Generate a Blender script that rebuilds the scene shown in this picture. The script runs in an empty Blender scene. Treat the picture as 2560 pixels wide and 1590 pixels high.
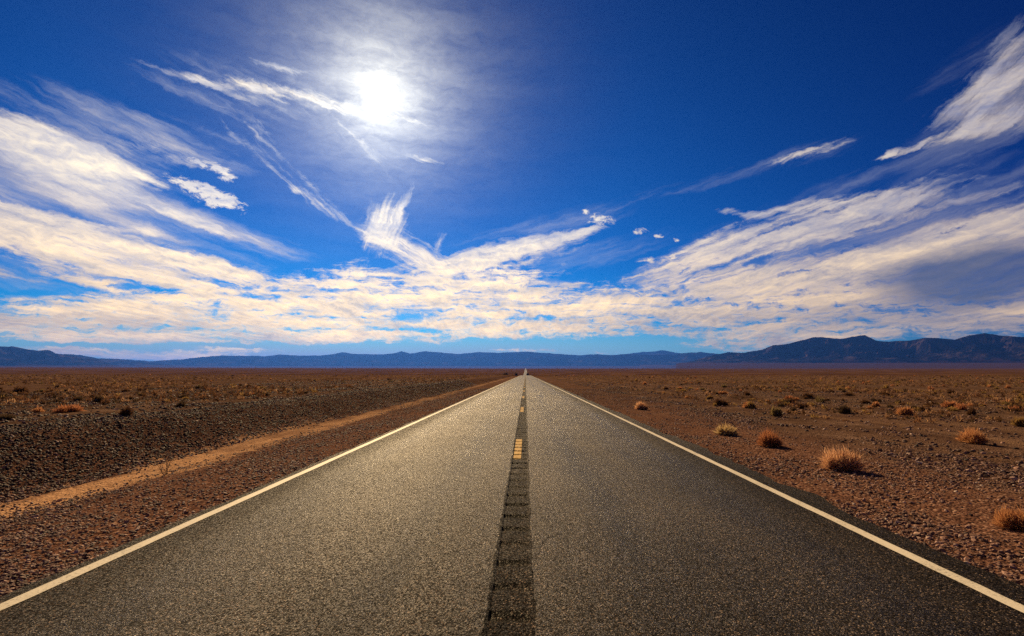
import bpy, math, random
import numpy as np
from mathutils import Vector, Matrix

R = math.radians
rng = np.random.default_rng(11)
random.seed(11)
sc = bpy.context.scene
COL = sc.collection

# ------------------------------------------------------------------ camera
CAM_H = 1.66
CAM_X = 0.115
F = 1280.0                                  # focal length in photo pixels (18 mm on 36 mm, 2560 px wide)
PITCH = math.atan(132 / F)
YAW = math.atan(34 / F)
cam_d = bpy.data.cameras.new('camera')
cam = bpy.data.objects.new('camera', cam_d)
COL.objects.link(cam)
cam_d.lens = 18.0
cam_d.sensor_width = 36.0
cam_d.clip_start = 0.05
cam_d.clip_end = 200000
cam.location = (CAM_X, 0, CAM_H)
cam.rotation_euler = (math.pi / 2 + PITCH, 0, YAW)
sc.camera = cam
CAM_R = np.array(cam.rotation_euler.to_matrix())


def ray(px, py):
    d = CAM_R @ np.array([(px - 1280) / F, -(py - 795) / F, -1.0])
    return d / np.linalg.norm(d)


def azel(px, py):
    d = ray(px, py)
    return math.atan2(d[0], d[1]), math.asin(d[2])


SUN_D = ray(951, 236)
SUN_AZ = math.atan2(SUN_D[0], SUN_D[1])
SUN_EL = math.asin(SUN_D[2])

# ------------------------------------------------------------------ numpy noise
_perm = np.random.default_rng(5).permutation(4096)
_val = np.random.default_rng(6).random(4096)


def _h(ix, iy):
    return _val[_perm[(_perm[ix & 4095] + iy) & 4095]]


def vnoise(x, y):
    x = np.asarray(x, float); y = np.asarray(y, float)
    ix = np.floor(x).astype(np.int64); iy = np.floor(y).astype(np.int64)
    fx = x - ix; fy = y - iy
    fx = fx * fx * fx * (fx * (fx * 6 - 15) + 10); fy = fy * fy * fy * (fy * (fy * 6 - 15) + 10)
    a = _h(ix, iy); b = _h(ix + 1, iy); c = _h(ix, iy + 1); d = _h(ix + 1, iy + 1)
    return (a + (b - a) * fx) * (1 - fy) + (c + (d - c) * fx) * fy


def fbm(x, y, o=4, g=.5):
    s = 0; a = 1; t = 0
    for k in range(o):
        s = s + a * vnoise(x * 2 ** k + 17.3 * k, y * 2 ** k + 5.1 * k); t += a; a *= g
    return s / t - .5


def ridged(x, y, o=5):
    s = 0; a = 1; t = 0
    for k in range(o):
        n = 1 - np.abs(2 * vnoise(x * 2 ** k + 31.7 * k, y * 2 ** k + 9.4 * k) - 1)
        s = s + a * n * n; t += a; a *= .5
    return s / t


def smooth(a, b, x):
    t = np.clip((x - a) / (b - a), 0, 1)
    return t * t * (3 - 2 * t)


# ------------------------------------------------------------------ terrain
_ky = np.array([-60, 0, 200, 400, 470, 560, 700, 850, 1100, 2000, 4000, 6000, 9000, 30000, 90000.])
_kz = np.array([.28, 0, -.94, -1.95, -2.6, -4.4, -6.0, -5.6, -3.6, 2.4, 16.0, 28.5, 40, 100, 150.])
_km = np.gradient(_kz, _ky)
_km[0:3] = -.0047


def z_road(y):
    y = np.asarray(y, float)
    i = np.clip(np.searchsorted(_ky, y) - 1, 0, len(_ky) - 2)
    h = _ky[i + 1] - _ky[i]; t = (y - _ky[i]) / h
    t2 = t * t; t3 = t2 * t
    return ((2 * t3 - 3 * t2 + 1) * _kz[i] + (t3 - 2 * t2 + t) * h * _km[i]
            + (-2 * t3 + 3 * t2) * _kz[i + 1] + (t3 - t2) * h * _km[i + 1])


_px = np.array([-400, -60, -30, -20, -14, -11.6, -10.7, -9.4, -8.55, -8.2, -7.3, -6.2, -4.9, -4.1, -3.78, -3.6, 0, 3.6, 4.08, 4.3, 5.2, 8, 12, 14, 16, 20, 40, 400])
_pz = np.array([.3, .35, .34, .33, .40, .45, .36, -.08, -.36, -.42, -.41, -.28, -.12, -.05, -.03, -.05, -.05, -.05, -.03, -.04, -.10, -.16, -.22, -.33, -.24, -.26, -.05, 0])


def ground_z(x, y):
    x = np.asarray(x, float); y = np.asarray(y, float)
    off = smooth(4.6, 6.5, np.abs(x))
    wob = off * (fbm(y * .045, x * 0 + 3.3, 3) * 1.5 + fbm(y * .25, x * .1, 2) * .5) * smooth(4.6, 9, np.abs(x))
    prof = np.interp(x + wob, _px, _pz)
    fade = 1 - smooth(380, 700, np.abs(y))
    zz = z_road(y) + prof * fade
    a = np.abs(x)
    rough = smooth(3.9, 5.5, a)
    zz = zz + rough * (fbm(x * .9, y * .9, 3) * .07 + fbm(x * 3.3, y * 3.3, 2) * .025)
    far = smooth(9, 14, a)
    zz = zz + far * (fbm(x * .11, y * .11, 4) * .34)
    zz = zz + smooth(40, 300, a) * fbm(x * .008, y * .008, 4) * 1.6
    zz = zz + smooth(60, 600, -x) * .0028 * np.maximum(0, -x - 60)
    return zz - (1 - fade) * .06


def at(px, py):
    """first point where the ray of a photo pixel meets the ground"""
    d = ray(px, py)
    t = np.geomspace(1.5, 6000, 6000)
    p = np.array([CAM_X, 0, CAM_H])[None] + t[:, None] * d[None]
    below = p[:, 2] < ground_z(p[:, 0], p[:, 1])
    k = int(np.argmax(below)) if below.any() else len(t) - 1
    return p[k, 0], p[k, 1], float(ground_z(p[k, 0], p[k, 1])), t[k]


# ------------------------------------------------------------------ object helpers
def new_mesh(name, v, f, mat, parent=None, smooth_shade=False):
    me = bpy.data.meshes.new(name)
    v = np.asarray(v, np.float32)
    if isinstance(f, np.ndarray):
        n, k = f.shape
        me.vertices.add(len(v)); me.vertices.foreach_set('co', v.ravel())
        me.loops.add(n * k); me.loops.foreach_set('vertex_index', f.astype(np.int32).ravel())
        me.polygons.add(n); me.polygons.foreach_set('loop_start', np.arange(0, n * k, k, dtype=np.int32))
        me.update(calc_edges=True)
    else:
        me.from_pydata([tuple(p) for p in v], [], f); me.update()
    me.polygons.foreach_set('use_smooth', [smooth_shade] * len(me.polygons))
    for m in (mat if isinstance(mat, (list, tuple)) else [mat]):
        me.materials.append(m)
    o = bpy.data.objects.new(name, me)
    COL.objects.link(o)
    if parent:
        o.parent = parent
    return o


def tag(o, label=None, cat=None, group=None, kind=None):
    for k, val in (('label', label), ('category', cat), ('group', group), ('kind', kind)):
        if val:
            o[k] = val
    return o


def grid_faces(nx, ny):
    i = np.arange(nx - 1)[None, :]; j = np.arange(ny - 1)[:, None]
    a = j * nx + i
    return np.stack([a, a + 1, a + nx + 1, a + nx], -1).reshape(-1, 4)


# ------------------------------------------------------------------ node helper
class NT:
    def __init__(s, tree):
        s.t = tree; s.n = tree.nodes; s.l = tree.links

    def node(s, typ, ins=None, **kw):
        n = s.n.new(typ)
        for k, v in kw.items():
            setattr(n, k, v)
        for k, v in (ins or {}).items():
            s.set(n.inputs[k], v)
        return n

    def set(s, sock, v):
        if isinstance(v, bpy.types.NodeSocket):
            s.l.new(v, sock)
        else:
            sock.default_value = v

    def m(s, op, a, b=None, c=None, clamp=False):
        n = s.n.new('ShaderNodeMath'); n.operation = op; n.use_clamp = clamp
        for i, v in enumerate((a, b, c)):
            if v is not None:
                s.set(n.inputs[i], v)
        return n.outputs[0]

    def vm(s, op, a, b=None, out=0):
        n = s.n.new('ShaderNodeVectorMath'); n.operation = op
        s.set(n.inputs[0], a)
        if b is not None:
            s.set(n.inputs[1], b)
        return n.outputs[out]

    def noise(s, vec, scale, detail=3, rough=.5, dist=0, out=0):
        n = s.node('ShaderNodeTexNoise', {'Vector': vec, 'Scale': scale, 'Detail': detail, 'Roughness': rough, 'Distortion': dist})
        return n.outputs[out]

    def mapr(s, v, a, b, c=0, d=1, smooth=False):
        n = s.node('ShaderNodeMapRange', {0: v, 1: a, 2: b, 3: c, 4: d})
        n.interpolation_type = 'SMOOTHSTEP' if smooth else 'LINEAR'
        return n.outputs[0]

    def mapping(s, vec, loc=(0, 0, 0), rot=(0, 0, 0), scale=(1, 1, 1), typ='POINT'):
        n = s.node('ShaderNodeMapping', {'Vector': vec, 'Location': loc, 'Rotation': rot, 'Scale': scale}); n.vector_type = typ
        return n.outputs[0]

    def mix(s, f, a, b, blend='MIX'):
        n = s.n.new('ShaderNodeMix'); n.data_type = 'RGBA'; n.blend_type = blend
        s.set(n.inputs[0], f); s.set(n.inputs[6], a if isinstance(a, bpy.types.NodeSocket) else tuple(a) + (1,) * (4 - len(a)))
        s.set(n.inputs[7], b if isinstance(b, bpy.types.NodeSocket) else tuple(b) + (1,) * (4 - len(b)))
        return n.outputs[2]

    def ramp(s, v, stops, interp='LINEAR'):
        n = s.n.new('ShaderNodeValToRGB'); cr = n.color_ramp; cr.interpolation = interp
        while len(cr.elements) < len(stops):
            cr.elements.new(.5)
        for e, (p, c) in zip(cr.elements, stops):
            e.position = p; e.color = tuple(c) + (1,)
        s.set(n.inputs[0], v)
        return n.outputs[0]


def material(name):
    m = bpy.data.materials.new(name); m.use_nodes = True
    t = NT(m.node_tree)
    b = m.node_tree.nodes['Principled BSDF']
    return m, t, b


# ------------------------------------------------------------------ materials
def ground_material():
    m, t, b = material('desert_soil')
    pos = t.node('ShaderNodeNewGeometry').outputs['Position']
    sx = t.node('ShaderNodeSeparateXYZ', {0: pos})
    x, y = sx.outputs[0], sx.outputs[1]
    nbig = t.noise(t.mapping(pos, scale=(.05, .018, .05)), 1.0, 4, .6)
    nmid = t.noise(t.mapping(pos, scale=(1, .55, 1)), .6, 5, .62)
    nfin = t.noise(pos, 9.0, 4, .65)
    peb = t.node('ShaderNodeTexVoronoi', {'Vector': pos, 'Scale': 26.0, 'Randomness': 1.0})
    pcol = t.node('ShaderNodeSeparateXYZ', {0: peb.outputs['Color']}).outputs[0]
    mixv = t.m('ADD', t.m('MULTIPLY', nmid, .55), t.m('MULTIPLY', nfin, .45))
    soil = t.ramp(mixv, [(.30, (.065, .029, .019)), (.46, (.155, .075, .048)), (.60, (.25, .125, .080)), (.8, (.40, .22, .145))])
    stone = t.ramp(pcol, [(0, (.028, .014, .010)), (.45, (.11, .052, .034)), (.8, (.21, .10, .064)), (1, (.40, .25, .17))])
    cover = t.mapr(t.m('ADD', nmid, t.m('MULTIPLY', nbig, .5)), .55, .85, .35, .9)
    soil = t.mix(t.m('MULTIPLY', cover, t.mapr(y, 20, 160, 1, .25)), soil, stone)
    # dark desert varnish of the stony berm
    wob = t.m('MULTIPLY', t.m('SUBTRACT', t.noise(t.mapping(pos, scale=(.3, .12, 1)), 1.0, 4, .6), .5), 2.6)
    wob = t.m('ADD', wob, t.m('MULTIPLY', t.m('SUBTRACT', t.noise(pos, 2.2, 4, .65), .5), .9))
    xw = t.m('ADD', x, wob)

    def band(c, w, soft):
        return t.mapr(t.m('ABSOLUTE', t.m('SUBTRACT', xw, c)), w + soft, w, 0, 1, True)
    dk = t.m('MULTIPLY', band(-9.75, .75, .8), .45)
    soil = t.mix(dk, soil, (.026, .015, .010))
    # wind-blown sand in the ditch and in old wheel tracks
    brk = t.mapr(t.noise(t.mapping(pos, scale=(1, .3, 1)), 1.3, 4, .6), .32, .6, .15, 1, True)
    sand_m = t.m('MULTIPLY', band(-7.75, .40, .25), t.mapr(brk, 0, 1, .22, 1))
    for c, w, s, a in ((-12.9, .4, .5, .42), (-16.4, .35, .4, .32), (-21.0, .5, .6, .3), (14.4, .4, .4, .75), (17.2, .3, .4, .55), (21.5, .8, .6, .65), (10.4, .2, .5, .3)):
        sand_m = t.m('MAXIMUM', sand_m, t.m('MULTIPLY', t.m('MULTIPLY', band(c, w, s), a), brk))
    sand = t.ramp(nfin, [(.3, (.36, .19, .095)), (.5, (.50, .28, .145)), (.7, (.60, .36, .20))])
    col = t.mix(sand_m, soil, sand)
    # the open plain: patches of rust and brown scrub soil
    far = t.mapr(y, 150, 500, 0, 1, True)
    mid = t.m('MULTIPLY', t.m('MAXIMUM', t.mapr(y, 8, 45, 0, .62, True), t.mapr(t.m('ABSOLUTE', t.m('SUBTRACT', xw, -1.5)), 8.3, 10.5, 0, .88, True)), t.mapr(nbig, .35, .6, .75, 1.1))
    col = t.mix(mid, col, t.ramp(t.m('ADD', t.m('MULTIPLY', nfin, .5), t.m('MULTIPLY', nmid, .5)), [(.36, (.034, .019, .013)), (.52, (.105, .062, .041)), (.66, (.24, .150, .100))]))
    nf = t.noise(t.mapping(pos, scale=(.02, .006, 1)), 1.0, 5, .65)
    plain = t.ramp(nf, [(.35, (.052, .024, .009)), (.52, (.090, .043, .017)), (.68, (.16, .082, .038))])
    col = t.mix(far, col, plain)
    t.set(b.inputs['Base Color'], col)
    t.set(b.inputs['Roughness'], .95)
    t.set(b.inputs['Specular IOR Level'], .0)
    h = t.m('ADD', t.m('MULTIPLY', nfin, .05), t.m('MULTIPLY', t.m('SUBTRACT', 1.0, peb.outputs['Distance']), .035))
    h = t.m('ADD', h, t.m('MULTIPLY', nmid, .05))
    bp = t.node('ShaderNodeBump', {'Height': h, 'Strength': t.mapr(y, 40, 300, .8, .15), 'Distance': 1.0})
    t.set(b.inputs['Normal'], bp.outputs[0])
    return m


def asphalt_material(name, dark=1.0, grooves=False):
    m, t, b = material(name)
    pos = t.node('ShaderNodeNewGeometry').outputs['Position']
    sx = t.node('ShaderNodeSeparateXYZ', {0: pos})
    x, y = sx.outputs[0], sx.outputs[1]
    v = t.node('ShaderNodeTexVoronoi', {'Vector': pos, 'Scale': 104.0})
    vc = t.node('ShaderNodeSeparateXYZ', {0: v.outputs['Color']})
    agg = t.ramp(vc.outputs[0], [(0, (.001, .0007, .0005)), (.45, (.0036, .0024, .0016)), (.75, (.012, .0080, .0054)), (.92, (.050, .035, .024)), (1, (.28, .20, .14))])
    n1 = t.noise(t.mapping(pos, scale=(1, .10, 1)), 1.3, 6, .65)
    n2 = t.noise(pos, 48, 4, .7)
    n3 = t.noise(t.mapping(pos, scale=(1, .5, 1)), .35, 3, .6)
    tracks = None                                     # tyre-polished wheel paths in each lane
    for c in (-2.75, -1.05, 1.05, 2.75):
        k = t.mapr(t.m('ABSOLUTE', t.m('SUBTRACT', t.m('ADD', x, t.m('MULTIPLY', n1, .5)), c + .25)), .0, .5, 1, 0, True)
        tracks = k if tracks is None else t.m('MAXIMUM', tracks, k)
    shade = t.m('MULTIPLY', t.mapr(n1, .3, .7, .62, 1.38), t.mapr(n2, .34, .66, .30, 1.70))
    shade = t.m('MULTIPLY', t.m('MULTIPLY', shade, t.mapr(n3, .35, .65, .68, 1.32)), t.m('SUBTRACT', 1.15, t.m('MULTIPLY', tracks, .42)))
    outer = t.mapr(t.m('ADD', t.m('ABSOLUTE', x), t.m('MULTIPLY', n3, .8)), 3.1, 3.9, 0, 1, True)
    shade = t.m('MULTIPLY', shade, t.m('SUBTRACT', 1.0, t.m('MULTIPLY', outer, .35)))
    # long hairline cracks and tyre scuffs along the lanes
    xc = t.m('ADD', x, t.m('MULTIPLY', t.m('SUBTRACT', t.noise(t.mapping(pos, scale=(.2, .6, 1)), 1.2, 5, .7), .5), .5))
    crk = None
    for c, w in ((-.95, .006), (-1.45, .008), (-2.2, .005)):
        k = t.mapr(t.m('ABSOLUTE', t.m('SUBTRACT', xc, c)), 0, w * 2, 1, 0)
        crk = k if crk is None else t.m('MAXIMUM', crk, k)
    yc = t.m('ADD', y, t.m('MULTIPLY', t.m('SUBTRACT', t.noise(t.mapping(pos, scale=(.7, .4, 1)), 1.6, 5, .7), .5), 1.1))
    for c, w in ((5.1, .010), (8.6, .016), (13.4, .022), (21.5, .035), (33.0, .06), (47.0, .09)):
        crk = t.m('MAXIMUM', crk, t.mapr(t.m('ABSOLUTE', t.m('SUBTRACT', yc, c)), 0, w, .9, 0))
    crk = t.m('MULTIPLY', crk, t.mapr(t.noise(t.mapping(pos, scale=(1, .25, 1)), .9, 2), .46, .60, 0, .85))
    shade_crk = t.m('SUBTRACT', 1.0, t.m('MULTIPLY', crk, .8))
    col = t.mix(1.0, agg, t.node('ShaderNodeCombineXYZ', {0: shade, 1: shade, 2: shade}).outputs[0], 'MULTIPLY')
    col = t.mix(crk, col, (.012, .010, .009))
    if dark != 1.0:
        n4 = t.noise(t.mapping(pos, scale=(1, .6, 1)), 4.0, 5, .7)
        tar = t.m('ADD', t.mapr(n4, .38, .64, dark, .95), t.mapr(y, 3.9, 6.2, .42, 0))
        col = t.mix(1.0, col, t.node('ShaderNodeCombineXYZ', {0: tar, 1: tar, 2: tar}).outputs[0], 'MULTIPLY')
        xs_ = t.m('ADD', x, t.m('MULTIPLY', t.m('SUBTRACT', t.noise(t.mapping(pos, scale=(.5, 1, 1)), 3.0, 5, .7), .5), .07))
        for c, w, y1 in ((-.150, .016, 30.0), (-.025, .012, 5.2)):
            k = t.m('MULTIPLY', t.mapr(t.m('ABSOLUTE', t.m('SUBTRACT', xs_, c)), w * .4, w, 1, 0), t.mapr(y, y1 - 1, y1, .92, 0))
            col = t.mix(k, col, (.0012, .001, .001))
    t.set(b.inputs['Base Color'], col)
    rg = t.mapr(vc.outputs[1], .2, 1, .82, .36)
    rg = t.m('SUBTRACT', t.m('ADD', rg, t.m('MULTIPLY', t.m('SUBTRACT', n1, .5), .35)), t.m('SUBTRACT', t.m('MULTIPLY', tracks, .07), t.m('MULTIPLY', outer, .16)))
    t.set(b.inputs['Roughness'], t.m('ADD', rg, .12) if dark != 1.0 else rg)
    chip = t.m('POWER', vc.outputs[1], 2.5)
    t.set(b.inputs['Specular IOR Level'], t.m('MULTIPLY', t.m('MULTIPLY', t.m('ADD', .42, t.m('MULTIPLY', chip, 2.0)), t.m('MULTIPLY', shade_crk, t.mapr(shade, .1, 2.0, .32, 1.68))), .034 if dark != 1.0 else .105))
    t.set(b.inputs['Specular Tint'], (1.0, .75, .48, 1))
    h = t.m('ADD', t.m('ADD', t.m('MULTIPLY', t.m('SUBTRACT', .6, v.outputs['Distance']), .007), t.m('MULTIPLY', vc.outputs[2], .0035)), t.m('MULTIPLY', n2, .016))
    bp = t.node('ShaderNodeBump', {'Height': h, 'Strength': .9, 'Distance': 1.0})
    t.set(b.inputs['Normal'], bp.outputs[0])
    return m


def paint_material(name, c, wear):
    m, t, b = material(name)
    pos = t.node('ShaderNodeNewGeometry').outputs['Position']
    n = t.noise(pos, 45, 4, .7)
    n2 = t.noise(t.mapping(pos, scale=(1, .35, 1)), 3.0, 4, .6)
    w = t.m('MULTIPLY', t.mapr(n, .51, .64, 0, 1), t.mapr(n2, .38, .62, wear * .25, wear))
    col = t.mix(t.mapr(n2, .3, .7), c, tuple(k * .84 for k in c))
    col = t.mix(w, col, (.07, .06, .05))
    t.set(b.inputs['Base Color'], col)
    t.set(b.inputs['Roughness'], .6)
    t.set(b.inputs['Specular IOR Level'], .06)
    bp = t.node('ShaderNodeBump', {'Height': t.m('MULTIPLY', n, .004), 'Strength': .5, 'Distance': 1.0})
    t.set(b.inputs['Normal'], bp.outputs[0])
    return m


def stone_material(name, k):
    m, t, b = material(name)
    g = t.node('ShaderNodeNewGeometry')
    col = t.ramp(g.outputs['Random Per Island'], [(p, tuple(q * k for q in c)) for p, c in ((0, (.042, .025, .019)), (.35, (.14, .075, .051)), (.65, (.25, .135, .090)), (.88, (.38, .21, .145)), (.96, (.50, .32, .23)), (1, (.60, .48, .38)))])
    n = t.noise(g.outputs['Position'], 30, 3, .6)
    col = t.mix(t.mapr(n, .35, .7, 0, .45), col, (.15 * k, .07 * k, .045 * k))
    t.set(b.inputs['Base Color'], col)
    t.set(b.inputs['Roughness'], .75)
    t.set(b.inputs['Specular IOR Level'], .18)
    return m


def leaf_material(name, lo, hi, trans=.45):
    m, t, b = material(name)
    g = t.node('ShaderNodeNewGeometry')
    col = t.ramp(g.outputs['Random Per Island'], [(0, lo), (1, hi)])
    t.n.remove(b)
    d = t.node('ShaderNodeBsdfDiffuse', {'Color': col})
    tr = t.node('ShaderNodeBsdfTranslucent', {'Color': col})
    mx = t.node('ShaderNodeMixShader', {0: trans, 1: d.outputs[0], 2: tr.outputs[0]})
    t.l.new(mx.outputs[0], t.n['Material Output'].inputs['Surface'])
    return m


def rock_range_material(name, fans):
    m, t, b = material(name)
    g = t.node('ShaderNodeNewGeometry')
    n = t.noise(g.outputs['Position'], .0030, 6, .7)
    z = t.node('ShaderNodeSeparateXYZ', {0: g.outputs['Position']}).outputs[2]
    rock = t.ramp(n, [(.32, (.002, .002, .003)), (.5, (.014, .011, .014)), (.68, (.12, .085, .085))])  # wide tone contrast painted in to suggest sunlit and shaded relief
    fan = t.ramp(n, [(.3, (.050, .026, .024)), (.7, (.075, .042, .037))])
    t.set(b.inputs['Base Color'], fan if fans else rock)
    t.set(b.inputs['Roughness'], .95)
    t.set(b.inputs['Specular IOR Level'], .0)
    return m


M_GROUND = ground_material()
M_ROAD = asphalt_material('asphalt')
M_STRIP = asphalt_material('sealed_asphalt', .26)
M_WHITE = paint_material('white_road_paint', (.74, .665, .51), .8)
M_YELLOW = paint_material('yellow_road_paint', (.52, .285, .012), .7)
M_STONE = stone_material('brown_stone', 1.0)
M_STONE_DARK = stone_material('varnished_stone', .38)
M_RANGE = [rock_range_material('mountain_rock', False), rock_range_material('gravel_fan', True)]

# ------------------------------------------------------------------ ground sheet
ys = np.concatenate([np.arange(-24, 2, 1.0), np.arange(2, 30, .12), 30 * 1.006 ** np.arange(0, 260)])
ys = ys[ys < 141]
ys = np.concatenate([ys, np.geomspace(142, 1300, 230), np.geomspace(1320, 16000, 90)])
xs_r = np.concatenate([np.arange(4.2, 24, .12), np.geomspace(24.3, 120, 90), np.geomspace(124, 1500, 70), np.geomspace(1600, 20000, 36)])
xs_in = np.array([-4.05, -3.92, -3.84, -3.76, -3.68, -3.5, -2, 0, 2, 3.5, 3.7, 3.9, 4.0, 4.08, 4.14])
xs = np.concatenate([-xs_r[::-1], xs_in, xs_r])
xs = np.unique(xs)
X, Y = np.meshgrid(xs, ys)
Z = ground_z(X, Y)
inner = (X > -3.73) & (X < 3.98)
Z = np.where(inner, z_road(Y) - .12, Z)
ground = new_mesh('ground', np.stack([X, Y, Z], -1).reshape(-1, 3), grid_faces(len(xs), len(ys)), M_GROUND, smooth_shade=True)
tag(ground, kind='structure')

# ------------------------------------------------------------------ road with its markings
yr = ys[(ys >= -14) & (ys <= 9000)]
eL = -3.76 + .12 * fbm(yr * 1.3, yr * 0 + 2, 5, .6) * smooth(700, 300, yr)
eR = 4.01 + .30 * fbm(yr * 1.1, yr * 0 + 8, 5, .6) * smooth(700, 300, yr)
lift = .012 + .12 * smooth(500, 1200, yr)
SL, SR = -.15, .15


def sheet(lefts, rights, yy, zz):
    """a two-column strip between two edges"""
    v = np.empty((len(yy), 2, 3)); v[:, 0, 0] = lefts; v[:, 1, 0] = rights
    v[:, :, 1] = yy[:, None]; v[:, :, 2] = zz[:, None]
    return v.reshape(-1, 3), grid_faces(2, len(yy))


zr = z_road(yr) + lift
cols = np.stack([eL - .03, eL, np.full_like(yr, SL), np.full_like(yr, SL)], 1)
zc = np.stack([zr - .09, zr, zr, zr - .03], 1)
v1 = np.stack([cols, np.repeat(yr[:, None], 4, 1), zc], -1).reshape(-1, 3)
f1 = grid_faces(4, len(yr))
cols = np.stack([np.full_like(yr, SR), np.full_like(yr, SR), eR, eR + .03], 1)
zc = np.stack([zr - .03, zr, zr, zr - .09], 1)
v2 = np.stack([cols, np.repeat(yr[:, None], 4, 1), zc], -1).reshape(-1, 3)
road = new_mesh('road', np.concatenate([v1, v2]), np.concatenate([f1, f1 + len(v1)]), M_ROAD)
tag(road, kind='structure')

for c in (-3.6, 3.6):
    w = .058
    n1 = fbm(yr * 3, yr * 0 + c, 3) * .02 * smooth(60, 20, yr)
    vv, ff = sheet(c - w + n1, c + w + fbm(yr * 3, yr * 0 + 3 + c, 3) * .02 * smooth(60, 20, yr), yr, zr + .004 + .03 * smooth(300, 900, yr))
    new_mesh('edge_line', vv, ff, M_WHITE, road)

PERIOD = .5


def strip_z(yy, dx=0):
    """ground-in rumble grooves along the centre line"""
    k = np.floor((yy + .07) / PERIOD)
    jit = (_val[(k.astype(int) * 7 + 911) % 4096] - .5) * .07
    u = (yy + .07 - k * PERIOD) / PERIOD - .5 + jit
    dep = .013 + .010 * _val[(k.astype(int) * 13 + 77) % 4096]
    g = np.maximum(0, 1 - (np.abs(u) / .15) ** 2) * dep * 1.25
    return z_road(yy) + .012 - .004 - g * smooth(160, 110, yy)


yst = np.concatenate([np.arange(-14, 2, .5), np.arange(2, 60, .03), np.arange(60, 160, .06)])
yst = np.concatenate([yst, yr[yr > 160.5]])
xsn = np.array([-.166, -.146, -.13, -.08, -.03, .03, .08, .13, .146, .166])
Xs, Ys = np.meshgrid(xsn, yst)
rag = fbm(Ys * 5, Xs * 0 + np.sign(Xs) * 7, 5, .65) * .05 * smooth(60, 25, Ys)
Xs = np.where(np.abs(Xs) > .16, Xs + rag, Xs)
gw = smooth(.150, .128, np.abs(Xs))
Zs = (strip_z(Ys + fbm(Ys * 2, Xs * 9, 2) * .05) + np.where((Ys < 60), fbm(Xs * 22, Ys * 9, 3) * .009, 0)) * gw + (z_road(Ys) + .012 + .003) * (1 - gw)
Zs = Zs + .12 * smooth(500, 1200, Ys) + .003 * smooth(160, 300, Ys)
new_mesh('rumble_strip', np.stack([Xs, Ys, Zs], -1).reshape(-1, 3), grid_faces(10, len(yst)), M_STRIP, road)

DASH0 = 10.15
for k in range(-1, 34):
    a, e = DASH0 + k * 12.19, DASH0 + k * 12.19 + 3.05
    if e < 3.0:
        continue
    yy = np.arange(a, e, .03) if a < 160 else np.linspace(a, e, 5)
    xx = np.linspace(-.130, .020, 5)
    Xd, Yd = np.meshgrid(xx, yy)
    Zd = strip_z(Yd + fbm(Yd * 2, Xd * 9, 2) * .05) + np.where((Yd < 60), fbm(Xd * 22, Yd * 9, 3) * .009, 0) + .003 * smooth(160, 300, Yd) + .005 + .01 * smooth(60, 300, Yd)
    fr = grid_faces(5, len(yy))
    if a < 160:                                  # paint is rubbed away in the bottom of the deepest grooves
        cz = strip_z(yy) - z_road(yy)
        bad = (cz < -.009)
        keep = ~((bad[:-1] & bad[1:])[:, None] & np.ones((1, 4), bool) & (rng.random((len(yy) - 1, 4)) < np.array([.35, .7, .95, 1.])[None]))
        fr = fr[keep.ravel()]
    new_mesh('centre_dash', np.stack([Xd, Yd, Zd], -1).reshape(-1, 3), fr, M_YELLOW, road)

# ------------------------------------------------------------------ gravel (uncountable stones)
_t = (1 + 5 ** .5) / 2
ICO = np.array([(-1, _t, 0), (1, _t, 0), (-1, -_t, 0), (1, -_t, 0), (0, -1, _t), (0, 1, _t), (0, -1, -_t), (0, 1, -_t), (_t, 0, -1), (_t, 0, 1), (-_t, 0, -1), (-_t, 0, 1)]) / math.hypot(1, _t)
ICOF = np.array([(0, 11, 5), (0, 5, 1), (0, 1, 7), (0, 7, 10), (0, 10, 11), (1, 5, 9), (5, 11, 4), (11, 10, 2), (10, 7, 6), (7, 1, 8), (3, 9, 4), (3, 4, 2), (3, 2, 6), (3, 6, 8), (3, 8, 9), (4, 9, 5), (2, 4, 11), (6, 2, 10), (8, 6, 7), (9, 8, 1)])


def scatter(n, x0, x1, y0, y1, ypow=2.0):
    """n points, density falling with distance from the camera"""
    u = rng.random(n)
    a = 1 - ypow
    yy = (y0 ** a + u * (y1 ** a - y0 ** a)) ** (1 / a)
    xx = x0 + rng.random(n) * (x1 - x0)
    k = np.abs(xx) < yy * 1.3 + 2.0
    return xx[k], yy[k]


SX, SY, SS = [], [], []


def stones(n, x0, x1, y0, y1, s0, s1, ypow=1.6, keep=None):
    xx, yy = scatter(n, x0, x1, y0, y1, ypow)
    if keep is not None:
        k = rng.random(len(xx)) < keep(xx, yy)
        xx, yy = xx[k], yy[k]
    s = s0 * (s1 / s0) ** (rng.random(len(xx)) ** 1.9)
    s = s * (1 + .012 * np.clip(yy - 12, 0, 60))
    SX.append(xx); SY.append(yy); SS.append(s)


def clump(x, y):
    return np.clip(.5 + fbm(x * .7, y * .5, 3) * 3.2, .06, 1)


stones(90000, -7.6, -3.80, 2.5, 60, .005, .030, 1.35, lambda x, y: clump(x, y) * .7 + .3)
stones(70000, -11.6, -8.25, 5, 90, .007, .040, 1.2)
stones(5200, -8.7, -6.9, 5, 60, .007, .035, 1.3, clump)
stones(64000, -34, -11, 9, 110, .012, .065, 1.3, clump)
stones(100000, 4.0, 10, 2.5, 60, .005, .034, 1.4, lambda x, y: clump(x, y))
stones(56000, 8, 34, 6, 110, .012, .070, 1.35, clump)
stones(3200, -3.98, -3.66, 2.5, 40, .005, .020, 1.3)
stones(3600, 3.86, 4.15, 2.5, 40, .005, .020, 1.3)
SX, SY, SS = map(np.concatenate, (SX, SY, SS))
N = len(SX)
th = rng.random(N) * 6.283
sc3 = np.stack([.75 + .6 * rng.random(N), .6 + .4 * rng.random(N), .36 + .46 * rng.random(N)], 1) * SS[:, None]
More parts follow.
